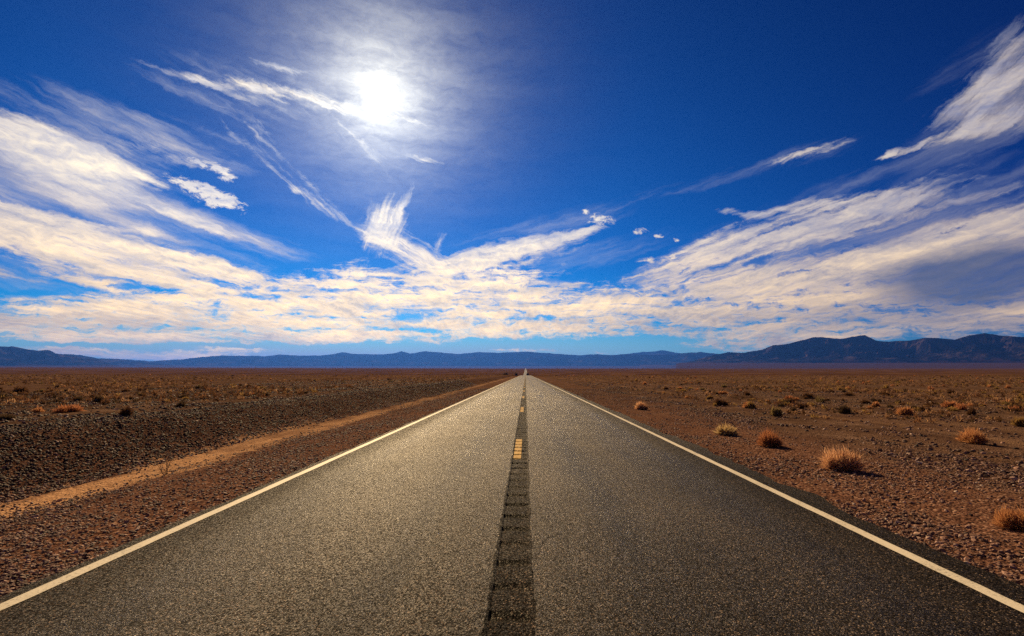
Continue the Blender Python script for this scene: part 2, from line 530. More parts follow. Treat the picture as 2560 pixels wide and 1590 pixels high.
sv = ICO[None] * (1 + .28 * (rng.random((N, 12, 1)) - .5) * 2) * sc3[:, None, :]
tl = (rng.random(N) - .5) * .9
ct, st = np.cos(tl)[:, None], np.sin(tl)[:, None]
sv = np.stack([sv[..., 0] * ct - sv[..., 2] * st, sv[..., 1], sv[..., 0] * st + sv[..., 2] * ct], -1)
ct, st = np.cos(th)[:, None], np.sin(th)[:, None]
sv = np.stack([sv[..., 0] * ct - sv[..., 1] * st, sv[..., 0] * st + sv[..., 1] * ct, sv[..., 2]], -1)
gz = ground_z(SX, SY)
sv[..., 0] += SX[:, None]; sv[..., 1] += SY[:, None]; sv[..., 2] += (gz + SS * .18)[:, None]
sf = (ICOF[None] + (np.arange(N) * 12)[:, None, None]).reshape(-1, 3)
gravel = new_mesh('gravel', sv.reshape(-1, 3), sf, [M_STONE, M_STONE_DARK])
dkp = smooth(-12.6, -10.6, SX + fbm(SX * .5, SY * .3, 2) * 2) * smooth(-8.0, -9.0, SX) + .6 * smooth(-11, -12, SX) + .7 * smooth(8, 12, SX) * (fbm(SX * .12, SY * .08, 2) > 0)
gravel.data.polygons.foreach_set('material_index', np.repeat((rng.random(N) < dkp * .9).astype(np.int32), 20))
tag(gravel, 'loose brown and dark stones strewn over the soil on both sides of the road', 'gravel', kind='stuff')


# ------------------------------------------------------------------ shrubs
def tuft_mesh(n, w, h, d, blade, seed, dome=.5, droop=.25, clumps=5):
    """thin blades and leaflets filling a low dome; returns verts, quads"""
    g = np.random.default_rng(seed)
    ca = g.random(clumps) * 6.283; cr = .68 * np.sqrt(g.random(clumps)); ch = .45 + .7 * g.random(clumps)
    k = g.integers(0, clumps, n)
    az = g.random(n) * 6.283
    inc = np.arccos(1 - g.random(n) * (1 - math.cos(1.45)))          # from the vertical
    bx = np.cos(ca[k]) * cr[k] * .75 + g.normal(0, .06, n); by = np.sin(ca[k]) * cr[k] * .75 + g.normal(0, .06, n)
    ln = (.55 + .45 * g.random(n)) * ch[k]
    dx = np.sin(inc) * np.cos(az); dy = np.sin(inc) * np.sin(az); dz = np.cos(inc)
    start = g.random(n) ** .7 * .65
    P = []
    for s in (0, .5, 1.0):
        q = start + s * (1 - start)
        px = bx + dx * q * ln * .62 + g.normal(0, .075, n) * s
        py = by + dy * q * ln * .62 + g.normal(0, .075, n) * s
        pz = dz * q * ln * (.95 + g.normal(0, .10, n) * s) + .14 * q - droop * (q ** 2) * np.sin(inc) * .3
        P.append(np.stack([px * w / 2 * 1.15, py * d / 2 * 1.15, np.maximum(pz, -.02) * h], -1))
    P = np.stack(P, 1)                                                 # n,3,3
    side = np.stack([-np.sin(az + g.normal(0, .8, n)), np.cos(az + g.normal(0, .8, n)), g.normal(0, .5, n)], -1)
    side /= np.linalg.norm(side, axis=1, keepdims=True)
    bw = blade * (.6 + .8 * g.random(n))[:, None, None] * np.array([.6, 1.0, .25])[None, :, None]
    A = P - side[:, None] * bw; B = P + side[:, None] * bw
    V = np.stack([A, B], 2).reshape(-1, 3)                             # n,3,2
    i = np.arange(n)[:, None] * 6
    Fq = np.concatenate([i + np.array([[0, 1, 3, 2]]), i + np.array([[2, 3, 5, 4]])])
    return V, Fq


def twig_mesh(n, w, h, r, seed, gen=3):
    """branched thin stems as three-sided tapering tubes"""
    g = random.Random(seed)
    V, Fq = [], []

    def seg(a, b, ra, rb):
        d = (b - a).normalized(); u = d.orthogonal().normalized(); v = d.cross(u); k = len(V)
        for p, rr in ((a, ra), (b, rb)):
            for q in range(3):
                an = q * 2.0944
                V.append(p + (u * math.cos(an) + v * math.sin(an)) * rr)
        for q in range(3):
            Fq.append((k + q, k + (q + 1) % 3, k + 3 + (q + 1) % 3, k + 3 + q))

    def grow(p, d, l, rr, lev):
        for s in range(2):
            d = (d + Vector((g.gauss(0, .22), g.gauss(0, .22), g.gauss(.03, .15)))).normalized()
            q = p + Vector((d.x * w * .5, d.y * w * .5, max(d.z, .02) * h)) * l * .5
            seg(p, q, rr, rr * .75); p = q; rr *= .75
            if lev < gen:
                for _ in range(2 if lev < 2 else 1):
                    dd = (d + Vector((g.gauss(0, .6), g.gauss(0, .6), g.gauss(.1, .4)))).normalized()
                    grow(p, dd, l * .62, rr * .7, lev + 1)
    for _ in range(n):
        a = g.random() * 6.283; inc = g.uniform(.1, 1.2)
        grow(Vector((g.gauss(0, .02), g.gauss(0, .02), -.03)), Vector((math.sin(inc) * math.cos(a), math.sin(inc) * math.sin(a), math.cos(inc))), .62, r, 1)
    return np.array([tuple(p) for p in V]), np.array(Fq)


LEAF = {
    'straw': leaf_material('straw_leaf', (.50, .26, .13), (.74, .44, .25), .6),
    'pale': leaf_material('pale_straw_leaf', (.44, .30, .13), (.66, .48, .24), .6),
    'rust': leaf_material('rust_leaf', (.30, .115, .050), (.54, .235, .11), .55),
    'orange': leaf_material('orange_leaf', (.38, .17, .070), (.62, .31, .14), .55),
    'ochre': leaf_material('ochre_leaf', (.26, .15, .05), (.44, .28, .10), .45),
    'olive': leaf_material('olive_leaf', (.17, .12, .05), (.32, .23, .105), .45),
    'brown': leaf_material('brown_leaf', (.085, .045, .022), (.20, .10, .05), .35),
    'dark': leaf_material('dark_leaf', (.06, .040, .022), (.16, .10, .055), .35),
}
LEAF['tan'] = leaf_material('scrub_tan', (.26, .145, .075), (.46, .27, .145), .45)
LEAF['umber'] = leaf_material('scrub_umber', (.15, .072, .036), (.28, .135, .066), .4)
m_, t_, b_ = material('dry_twig')
t_.set(b_.inputs['Base Color'], t_.ramp(t_.noise(t_.node('ShaderNodeTexCoord').outputs['Object'], 40, 2), [(.3, (.06, .035, .022)), (.7, (.17, .105, .065))]))
t_.set(b_.inputs['Roughness'], .9)
M_TWIG = m_


def shrub(px, py, wpx, hpx, kind, label, cat='shrub', group=None, seed=0, n=1500, bare=False):
    x, y, z, t = at(px, py)
    dist = y * math.cos(PITCH) + .1
    w = wpx / F * dist * 1.18; h = hpx / F * dist * 1.08
    root = bpy.data.objects.new('shrub', None); COL.objects.link(root)
    root.location = (x, y, z); root.rotation_euler = (0, 0, seed * 1.7)
    root.empty_display_size = .2
    tag(root, label, cat, group)
    if not bare:
        V, Fq = tuft_mesh(n, w, h, w * .9, max(.0013, .00050 * dist), 100 + seed, droop=.5, clumps=9)
        new_mesh('foliage', V, Fq, LEAF[kind], root)
    V, Fq = twig_mesh(9 if bare else 7, w * 1.0, h * (1.25 if bare else .8), max(.003, .0005 * dist), 300 + seed, 3)
    new_mesh('stems', V, Fq, M_TWIG, root)
    return root


NAMED = [
    # px, py(base), width, height, colour, label
    (2096, 1172, 84, 43, 'straw', 'pale straw coloured domed shrub on gravel near the white edge line'),
    (1922, 1115, 66, 36, 'rust', 'rust red bushy shrub between the pale straw dome and the yellowish tuft'),
    (1820, 1088, 48, 25, 'pale', 'small yellowish tuft of dry grass closest beside the white edge line'),
    (2428, 1107, 66, 33, 'orange', 'round orange shrub standing alone on dark stones far from the road'),
    (2550, 1322, 92, 50, 'orange', 'orange tinged dry shrub cut off by the right side of the picture'),
    (1942, 1041, 28, 25, 'olive', 'upright olive brown shrub with a dark shaded side on the gravel flat'),
    (2108, 1033, 38, 23, 'dark', 'dark brown compact shrub, darkest on the plain right of the road'),
    (2263, 1038, 32, 19, 'orange', 'orange brown shrub at the edge of a pale sand track'),
    (2374, 1019, 32, 15, 'rust', 'low red orange shrub with a dark base on bare sand'),
    (1801, 1014, 32, 17, 'brown', 'wide brown shrub at the near end of the scrub beside the road'),
    (1878, 1021, 24, 17, 'ochre', 'small ochre shrub beside the upright olive brown one'),
    (2553, 1066, 32, 22, 'ochre', 'ochre shrub beside a pale track at the right side of the picture'),
    (2003, 1022, 17, 15, 'brown', 'tiny brown shrub between the olive brown and the dark compact shrub'),
    (2190, 1017, 19, 13, 'orange', 'tiny orange shrub just beyond the dark compact shrub'),
    (2288, 1024, 20, 11, 'dark', 'tiny dark shrub directly behind the orange brown one on the track'),
    (2428, 1038, 22, 20, 'brown', 'sparse twiggy brown shrub on bare sand between two tracks'),
    (1604, 1024, 34, 20, 'straw', 'faint pinkish straw shrub on the gravel beside the road, nearest to its vanishing point'),
    (312, 1038, 30, 25, 'brown', 'upright brown shrub on the crest of the dark stony bank'),
    (166, 1031, 56, 20, 'rust', 'wide rust brown shrub on the terrace above the dark stony bank'),
    (246, 1006, 27, 18, 'dark', 'dark rounded shrub on the terrace behind the stony bank'),
    (451, 1017, 26, 13, 'dark', 'small dark shrub on the terrace beside the pale track left of the road'),
    (12, 1051, 38, 15, 'dark', 'dark low shrub cut off by the left side of the picture'),
    (50, 982, 32, 16, 'brown', 'brown shrub far out on the plain near the left side of the picture'),
    (92, 1031, 30, 15, 'orange', 'low orange brown shrub just left of the wide rust brown one'),
]
for i, (px, py, w, h, k, lab) in enumerate(NAMED):
    near = w > 30
    shrub(px, py, w, h, k, lab, seed=i, n=4600 if w > 60 else (2300 if near else 1000))
shrub(417, 1186, 40, 44, 'brown', 'bare leafless twiggy bush in the pale sandy ditch', seed=77, bare=True)

# the many small shrubs of the plain: shared meshes, one object each
PROTO = {}
for k in ('rust', 'orange', 'ochre', 'brown', 'dark', 'olive'):
    for q in range(3):
        V, Fq = tuft_mesh(420, 1, 1, .9, .022, 700 + q * 11 + len(k), clumps=4)
        me_o = new_mesh('desert_shrub', V, Fq, LEAF[k])
        PROTO[k, q] = me_o
WORDS = {'rust': 'rusty red', 'orange': 'orange', 'ochre': 'ochre', 'brown': 'brown', 'dark': 'dark blackish', 'olive': 'olive'}
used = set()


def place_small(px, py, wpx, k, side):
    x, y, z, t = at(px, py)
    dist = y + .1
    w = wpx / F * dist
    key = (k, random.randrange(3))
    o = PROTO[key]
    if key in used:
        o = o.copy(); COL.objects.link(o)
    used.add(key)
    o.location = (x, y, z - .02 * w); o.rotation_euler = (0, 0, random.random() * 6.28)
    hh = random.uniform(.34, .56) * w
    o.scale = (w, w, hh)
    tag(o, 'one of many small %s shrubs scattered over the open plain %s of the road' % (WORDS[k], side), 'shrub',
        '%s shrubs on the plain %s of the road' % (WORDS[k], side))


cnt = 0
while cnt < 262:
    right = random.random() < .66
    if right:
        py = 940 + 88 * random.random() ** 1.7
        xmin = 1330 + (py - 933) * 5.4
        px = xmin + (2570 - xmin) * random.random()
        k = random.choices(['rust', 'orange', 'ochre', 'brown', 'dark', 'olive'], [2.5, 4, 5, 4, 1.3, 1.5])[0]
    else:
        py = 938 + 66 * random.random() ** 1.5
        xmax = 1290 - (py - 933) * 8.8
        if xmax < 0:
            continue
        px = -10 + (xmax + 10) * random.random()
        k = random.choices(['rust', 'orange', 'ochre', 'brown', 'dark', 'olive'], [1, 1, 2, 4, 4, 3])[0]
    w = (py - 926) * random.uniform(.14, .36) + 3.5
    place_small(px, py, w, k, 'right' if right else 'left')
    cnt += 1
for key, o in PROTO.items():
    if key not in used:
        bpy.data.objects.remove(o)


# the scrub beyond, too much to count, as one mass per tint
def scrub(n, kind, right_share, seed):
    g = np.random.default_rng(seed)
    yy = 20 * (460 / 20) ** (g.random(n) ** .62)
    sgn = np.where(g.random(n) < right_share, 1, -1)
    lo = np.where(sgn > 0, 12.5, 11.8)
    xx = sgn * (lo + g.random(n) * (yy * 1.45 + 14 - lo))
    cl = fbm(xx * .09, yy * .05, 3)
    k = (np.abs(xx) < yy * 1.45 + 4) & (np.abs(xx) > lo) & (cl > -.1) & ((np.abs(xx - 14.4) > 1.0) & (np.abs(xx - 21.5) > 1.2) & (np.abs(xx + 12.4) > .8))
    xx, yy = xx[k], yy[k]; n = len(xx)
    zz = ground_z(xx, yy)
    s = (.14 + .42 * g.random(n) ** 1.7) * (1 + yy * .0022)
    pv, pf = [], []
    for q in range(4):
        V, Fq = tuft_mesh(30, 1, .55, .9, .055, seed * 10 + q, clumps=3)
        pv.append(V); pf.append(Fq)
    OV, OF = [], []; base = 0
    pick = g.integers(0, 4, n)
    for q in range(4):
        i = np.where(pick == q)[0]
        a = g.random(len(i)) * 6.283; c, s_ = np.cos(a)[:, None], np.sin(a)[:, None]
        v = pv[q][None] * s[i][:, None, None]
        v = np.stack([v[..., 0] * c - v[..., 1] * s_ + xx[i][:, None], v[..., 0] * s_ + v[..., 1] * c + yy[i][:, None], v[..., 2] + zz[i][:, None]], -1)
        OV.append(v.reshape(-1, 3))
        OF.append((pf[q][None] + (base + np.arange(len(i)) * len(pv[q]))[:, None, None]).reshape(-1, 4)); base += len(i) * len(pv[q])
    return np.concatenate(OV), np.concatenate(OF)


VS, FS, MI, b0 = [], [], [], 0
kinds = ['tan', 'ochre', 'brown', 'dark', 'umber']
for q, (k, n, rs) in enumerate((('tan', 11000, .75), ('ochre', 4500, .75), ('brown', 13500, .5), ('dark', 8000, .5), ('umber', 8500, .65))):
    V, Fq = scrub(n, k, rs, 40 + q)
    VS.append(V); FS.append(Fq + b0); MI.append(np.full(len(Fq), q)); b0 += len(V)
scrub_o = new_mesh('scrub', np.concatenate(VS), np.concatenate(FS), [LEAF[k] for k in kinds])
scrub_o.data.polygons.foreach_set('material_index', np.concatenate(MI).astype(np.int32))
tag(scrub_o, 'low dry desert scrub thinning out over the plain towards the mountains', 'scrub', kind='stuff')

# dark thicket trees by the far end of the road
for px, py, wpx, hpx, lab, sd in ((1263, 936, 20, 5.5, 'wide dark clump of low trees beside the far end of the road, outermost', 1),
                                  (1291, 935, 9, 4.5, 'small dark tree clump beside the far end of the road, close to the asphalt', 2),
                                  (1319, 935, 9, 4.0, 'small dark tree clump just right of the far end of the road', 3)):
    y = 640.0; d = ray(px, py); x = CAM_X + d[0] / d[1] * y
    z = float(ground_z(x, y)); dist = y
    top = CAM_H + ray(px, py - hpx)[2] / ray(px, py - hpx)[1] * y
    h = max(top - z, 1.5)
    V, Fq = tuft_mesh(700, wpx / F * dist, h, 6, .25, 900 + sd, clumps=7)
    root = bpy.data.objects.new('desert_tree', None); COL.objects.link(root); root.location = (x, y, z)
    tag(root, lab, 'tree', 'dark trees by the far end of the road')
    new_mesh('crown', V, Fq, LEAF['dark'], root)
    V, Fq = twig_mesh(5, wpx / F * dist * .6, h * .8, .07, 950 + sd, 2)
    new_mesh('trunk', V, Fq, M_TWIG, root)


# ------------------------------------------------------------------ mountains
def mountain_range(name, sky_px, D, depth, y_foot, apron, seed, wl, rough, nx=520, ny=64, az_pad=None):
    """a range whose crest line follows the photographed skyline, D metres away, with a gravel fan (apron) in front"""
    A = np.array([azel(px, py) for px, py in sky_px])
    az = np.linspace(A[0, 0], A[-1, 0], nx)
    crest = np.interp(az, A[:, 0], A[:, 1])
    crest = crest + (fbm(az * 170, az * 0 + seed, 3) * .0011 + fbm(az * 50, az * 0 + seed, 2) * .0014) * smooth(0, .006, crest + .004)
    foot = np.array([azel(px, y_foot(px))[1] for px in np.interp(az, A[:, 0], [p[0] for p in sky_px])])
    zc = CAM_H + np.tan(crest) * (D + depth * .5)
    zf = CAM_H + np.tan(foot) * D
    zf = np.minimum(zf, zc)
    T = np.concatenate([np.linspace(0, 1, 10)[:-1] - 1, np.linspace(0, 1, ny)])      # -1..0 apron, 0..1 range
    rr = np.where(T < 0, D + T * apron, D + T * depth)
    AZ, TT = np.meshgrid(az, T); RR = np.repeat(rr[:, None], nx, 1)
    Xm, Ym = CAM_X + RR * np.sin(AZ), RR * np.cos(AZ)
    zb0 = ground_z(Xm[:1] * 0, np.full((1, nx), min(D - apron, 15000)))[0] - 25
    zb0 = np.minimum(zb0, zf - 5)
    env = np.where(TT <= .5, np.clip(TT / .5, 0, 1) ** .8, np.clip((1 - TT) / .5, 0, 1) ** .8)
    n = ridged(Xm / wl + seed, Ym / wl + seed * 2.7, 6)
    n = (n - .42) * rough
    big = (zc - zf)[None]
    pk = smooth(.42, .5, TT) * smooth(.58, .5, TT)
    Zr = zf[None] + big * np.clip(env * (1 - pk) + pk + n * np.sin(np.clip(TT, 0, 1) * math.pi) * (1 - pk * .93) * (.35 + .65 * smooth(0, .2, TT)), -.02, 1.0 + .02)
    # keep everything in front of and behind the crest below the line of sight to it
    lim = CAM_H + np.tan(crest)[None] * RR
    Zr = np.minimum(Zr, np.where(TT < .5, lim - 2, lim))
    Za = zb0[None] + (zf - zb0)[None] * (TT + 1) ** 1.5 + fbm(Xm / 900, Ym / 900, 4) * 14 * (TT + 1)
    Zm = np.where(TT < 0, Za, Zr)
    o = new_mesh(name, np.stack([Xm, Ym, Zm], -1).reshape(-1, 3), grid_faces(nx, len(T)), M_RANGE, smooth_shade=False)
    fc = np.arange(len(T) - 1)[:, None] + np.zeros((1, nx - 1), int)
    cut = 9 + (fbm(AZ[:-1, :-1] * 60 + seed, AZ[:-1, :-1] * 0, 4) * 9 + 1.5).astype(int)
    o.data.polygons.foreach_set('material_index', (fc < cut).astype(np.int32).ravel())
    tag(o, kind='structure')
    return o


SKY_R = [(1690, 909), (1719, 905), (1751, 896), (1794, 885), (1821, 880), (1853, 882), (1906, 874), (1933, 863), (1960, 861), (1981, 857), (2018, 847), (2034, 842), (2072, 845), (2104, 847), (2136, 840), (2162, 838), (2175, 844), (2189, 851), (2221, 854), (2274, 851), (2306, 845), (2344, 845), (2387, 849), (2424, 837), (2445, 835), (2461, 832), (2504, 840), (2560, 843), (2620, 838), (2700, 846), (2800, 842), (2900, 850), (3100, 846), (3350, 858), (3700, 868), (4100, 884), (4700, 902), (5200, 908)]
SKY_C = [(150, 900), (294, 897), (374, 903), (443, 899), (512, 892), (560, 888), (614, 889), (662, 890), (699, 886), (747, 889), (800, 889), (833, 885), (854, 881), (881, 885), (934, 886), (982, 884), (1004, 878), (1025, 883), (1062, 878), (1110, 882), (1148, 885), (1201, 880), (1244, 882), (1292, 880), (1320, 879), (1356, 882), (1400, 885), (1447, 888), (1490, 886), (1527, 888), (1559, 885), (1623, 887), (1680, 886), (1708, 883), (1751, 880), (1783, 883), (1850, 890), (2000, 900)]
SKY_F = [(1500, 893), (1560, 886), (1602, 880), (1630, 879), (1655, 875), (1672, 878), (1687, 881), (1720, 885), (1790, 893)]
SKY_L = [(-2600, 912), (-1900, 898), (-1200, 880), (-800, 862), (-520, 856), (-300, 852), (-120, 858), (0, 865), (20, 866), (32, 865), (48, 868), (69, 873), (95, 876), (118, 875), (126, 877), (139, 884), (155, 886), (180, 889), (214, 895), (246, 897), (262, 903), (288, 913), (300, 917)]
SKY_L2 = [(60, 890), (120, 884), (155, 885), (200, 887), (246, 896), (294, 897), (330, 902), (400, 909), (440, 915)]
mountain_range('mountains_right', SKY_R, 11500, 3200, lambda px: 907, 4500, 3.1, 900, 1.5, nx=1400, ny=90)
mountain_range('mountains_left', SKY_L, 13500, 3000, lambda px: 914, 3500, 8.7, 1000, 1.4, nx=900, ny=80)
mountain_range('mountains_left_ridge', SKY_L2, 17000, 2500, lambda px: 914, 1500, 5.7, 2000, .9, nx=240)
mountain_range('mountains_central', SKY_C, 20000, 3600, lambda px: 915 if px < 1600 else 912, 6000, 1.4, 1500, 1.3, nx=800, ny=70)
mountain_range('mountains_distant', SKY_F, 25500, 3200, lambda px: 905, 2000, 4.2, 3500, .8, nx=160)

# ------------------------------------------------------------------ haze
HZ = 1200.0
hb = [(-52000, -800, -60), (52000, -800, -60), (52000, 52000, -60), (-52000, 52000, -60)]
hv = [(x, y, -60) for x, y, _ in hb] + [(x, y, HZ) for x, y, _ in hb]
hf = [(0, 3, 2, 1), (4, 5, 6, 7), (0, 1, 5, 4), (1, 2, 6, 5), (2, 3, 7, 6), (3, 0, 4, 7)]
HAZE = bpy.data.materials.new('blue_air'); HAZE.use_nodes = True
ht = NT(HAZE.node_tree); ht.n.remove(ht.n['Principled BSDF'])
pv = ht.node('ShaderNodeVolumePrincipled', {'Color': (.05, .21, 1.0, 1), 'Density': 2.5e-5, 'Anisotropy': .5})
ht.l.new(pv.outputs[0], ht.n['Material Output'].inputs['Volume'])
haze = new_mesh('haze', hv, hf, HAZE)
tag(haze, kind='stuff', label='thin blue air between the plain and the mountains', cat='haze')

# ------------------------------------------------------------------ world: sky, sun aureole, clouds
W = bpy.data.worlds.new('World'); sc.world = W; W.use_nodes = True
t = NT(W.node_tree)
bg = t.n['Background']
D = t.node('ShaderNodeTexCoord').outputs['Generated']
D = t.vm('NORMALIZE', D)
sx = t.node('ShaderNodeSeparateXYZ', {0: D})
x, y, z = sx.outputs
el = t.m('ARCSINE', t.m('MINIMUM', t.m('MAXIMUM', z, -.999), .999))
sky = t.node('ShaderNodeTexSky', sky_type='NISHITA', sun_disc=False, sun_elevation=SUN_EL, sun_rotation=SUN_AZ,
             altitude=2500.0, air_density=1.0, dust_density=.15, ozone_density=4.0)
sky_c = t.node('ShaderNodeHueSaturation', {'Hue': .5, 'Saturation': 1.4, 'Value': 1.0, 'Color': sky.outputs[0]}).outputs[0]
sky_c = t.mix(1.0, sky_c, (.060, .072, .082), 'MULTIPLY')
gm = t.node('ShaderNodeGamma', {'Color': sky_c, 'Gamma': 1.45}).outputs[0]
sky_c = t.mix(1.0, gm, (.06, 1.56, 1.08), 'MULTIPLY')
cosg = t.vm('DOT_PRODUCT', D, tuple(SUN_D), 1)
gam = t.m('ARCCOSINE', t.m('MINIMUM', cosg, .99999))           # angle from the sun
zen = t.mapr(el, R(14), R(38))
sky_c = t.mix(1.0, sky_c, t.node('ShaderNodeCombineXYZ', {0: t.m('SUBTRACT', 1.0, t.m('MULTIPLY', zen, .7)), 1: t.m('SUBTRACT', 1.06, t.m('MULTIPLY', zen, .34)), 2: t.m('SUBTRACT', 1.06, t.m('MULTIPLY', zen, .16))}).outputs[0], 'MULTIPLY')
sky_c = t.mix(1.0, sky_c, t.node('ShaderNodeCombineXYZ', {0: t.mapr(gam, R(30), R(78), 1, .3), 1: t.mapr(gam, R(26), R(72), 1, .14), 2: t.mapr(gam, R(26), R(72), 1, .52)}).outputs[0], 'MULTIPLY')

ya = t.m('MAXIMUM', t.m('ABSOLUTE', y), 1e-4)
az = t.m('ARCTAN2', x, ya)
AE = t.node('ShaderNodeCombineXYZ', {0: az, 1: el, 2: 0.0}).outputs[0]
zp = t.m('ADD', t.m('MAXIMUM', z, 0.0), .07)
P = t.node('ShaderNodeCombineXYZ', {0: t.m('DIVIDE', x, zp), 1: t.m('DIVIDE', ya, zp), 2: 0.0}).outputs[0]
# wind warp
w1 = t.vm('SUBTRACT', t.noise(t.mapping(AE, scale=(7, 10, 1)), 1.0, 3, .55, out=1), (.5, .5, .5))
w2 = t.vm('SUBTRACT', t.noise(t.mapping(AE, scale=(30, 48, 1)), 1.0, 5, .65, out=1), (.5, .5, .5))
WA = t.vm('ADD', AE, t.vm('MULTIPLY', w1, (.030, .020, 0)))
WA = t.vm('ADD', WA, t.vm('MULTIPLY', w2, (.020, .016, 0)))
Pw = t.vm('ADD', P, t.vm('MULTIPLY', w1, (.55, .9, 0)))
flake = t.noise(t.mapping(WA, scale=(34, 74, 1)), 1.0, 7, .70, .6)
billow = t.noise(t.mapping(Pw, scale=(.9, .75, 1)), 1.0, 6, .6, .2)
fibre = t.noise(t.mapping(Pw, scale=(9.0, 1.4, 1)), 1.0, 6, .68, .5)

S = 1.0517


def strokes(rows, base=0.0):
    """sum of soft elliptical patches placed by direction (azimuth, elevation)"""
    acc = base
    for cx, cy, a, bb, ang, amp in rows:
        c = np.array(azel(cx * S, cy * S))
        ca, sa = math.cos(R(ang)), math.sin(R(ang))
        e = 4.0
        ax = (np.array(azel((cx + ca * e) * S, (cy + sa * e) * S)) - c) / e
        bx = (np.array(azel((cx - sa * e) * S, (cy + ca * e) * S)) - c) / e
        la, lb = np.linalg.norm(ax) * a, np.linalg.norm(bx) * bb
        mp = t.mapping(WA, (c[0], c[1], 0), (0, 0, math.atan2(ax[1], ax[0])), (la, lb, 1), 'TEXTURE')
        g = t.n.new('ShaderNodeTexGradient'); g.gradient_type = 'SPHERICAL'; t.l.new(mp, g.inputs[0])
        acc = t.m('MULTIPLY_ADD', g.outputs['Fac'], amp, acc)
    return acc


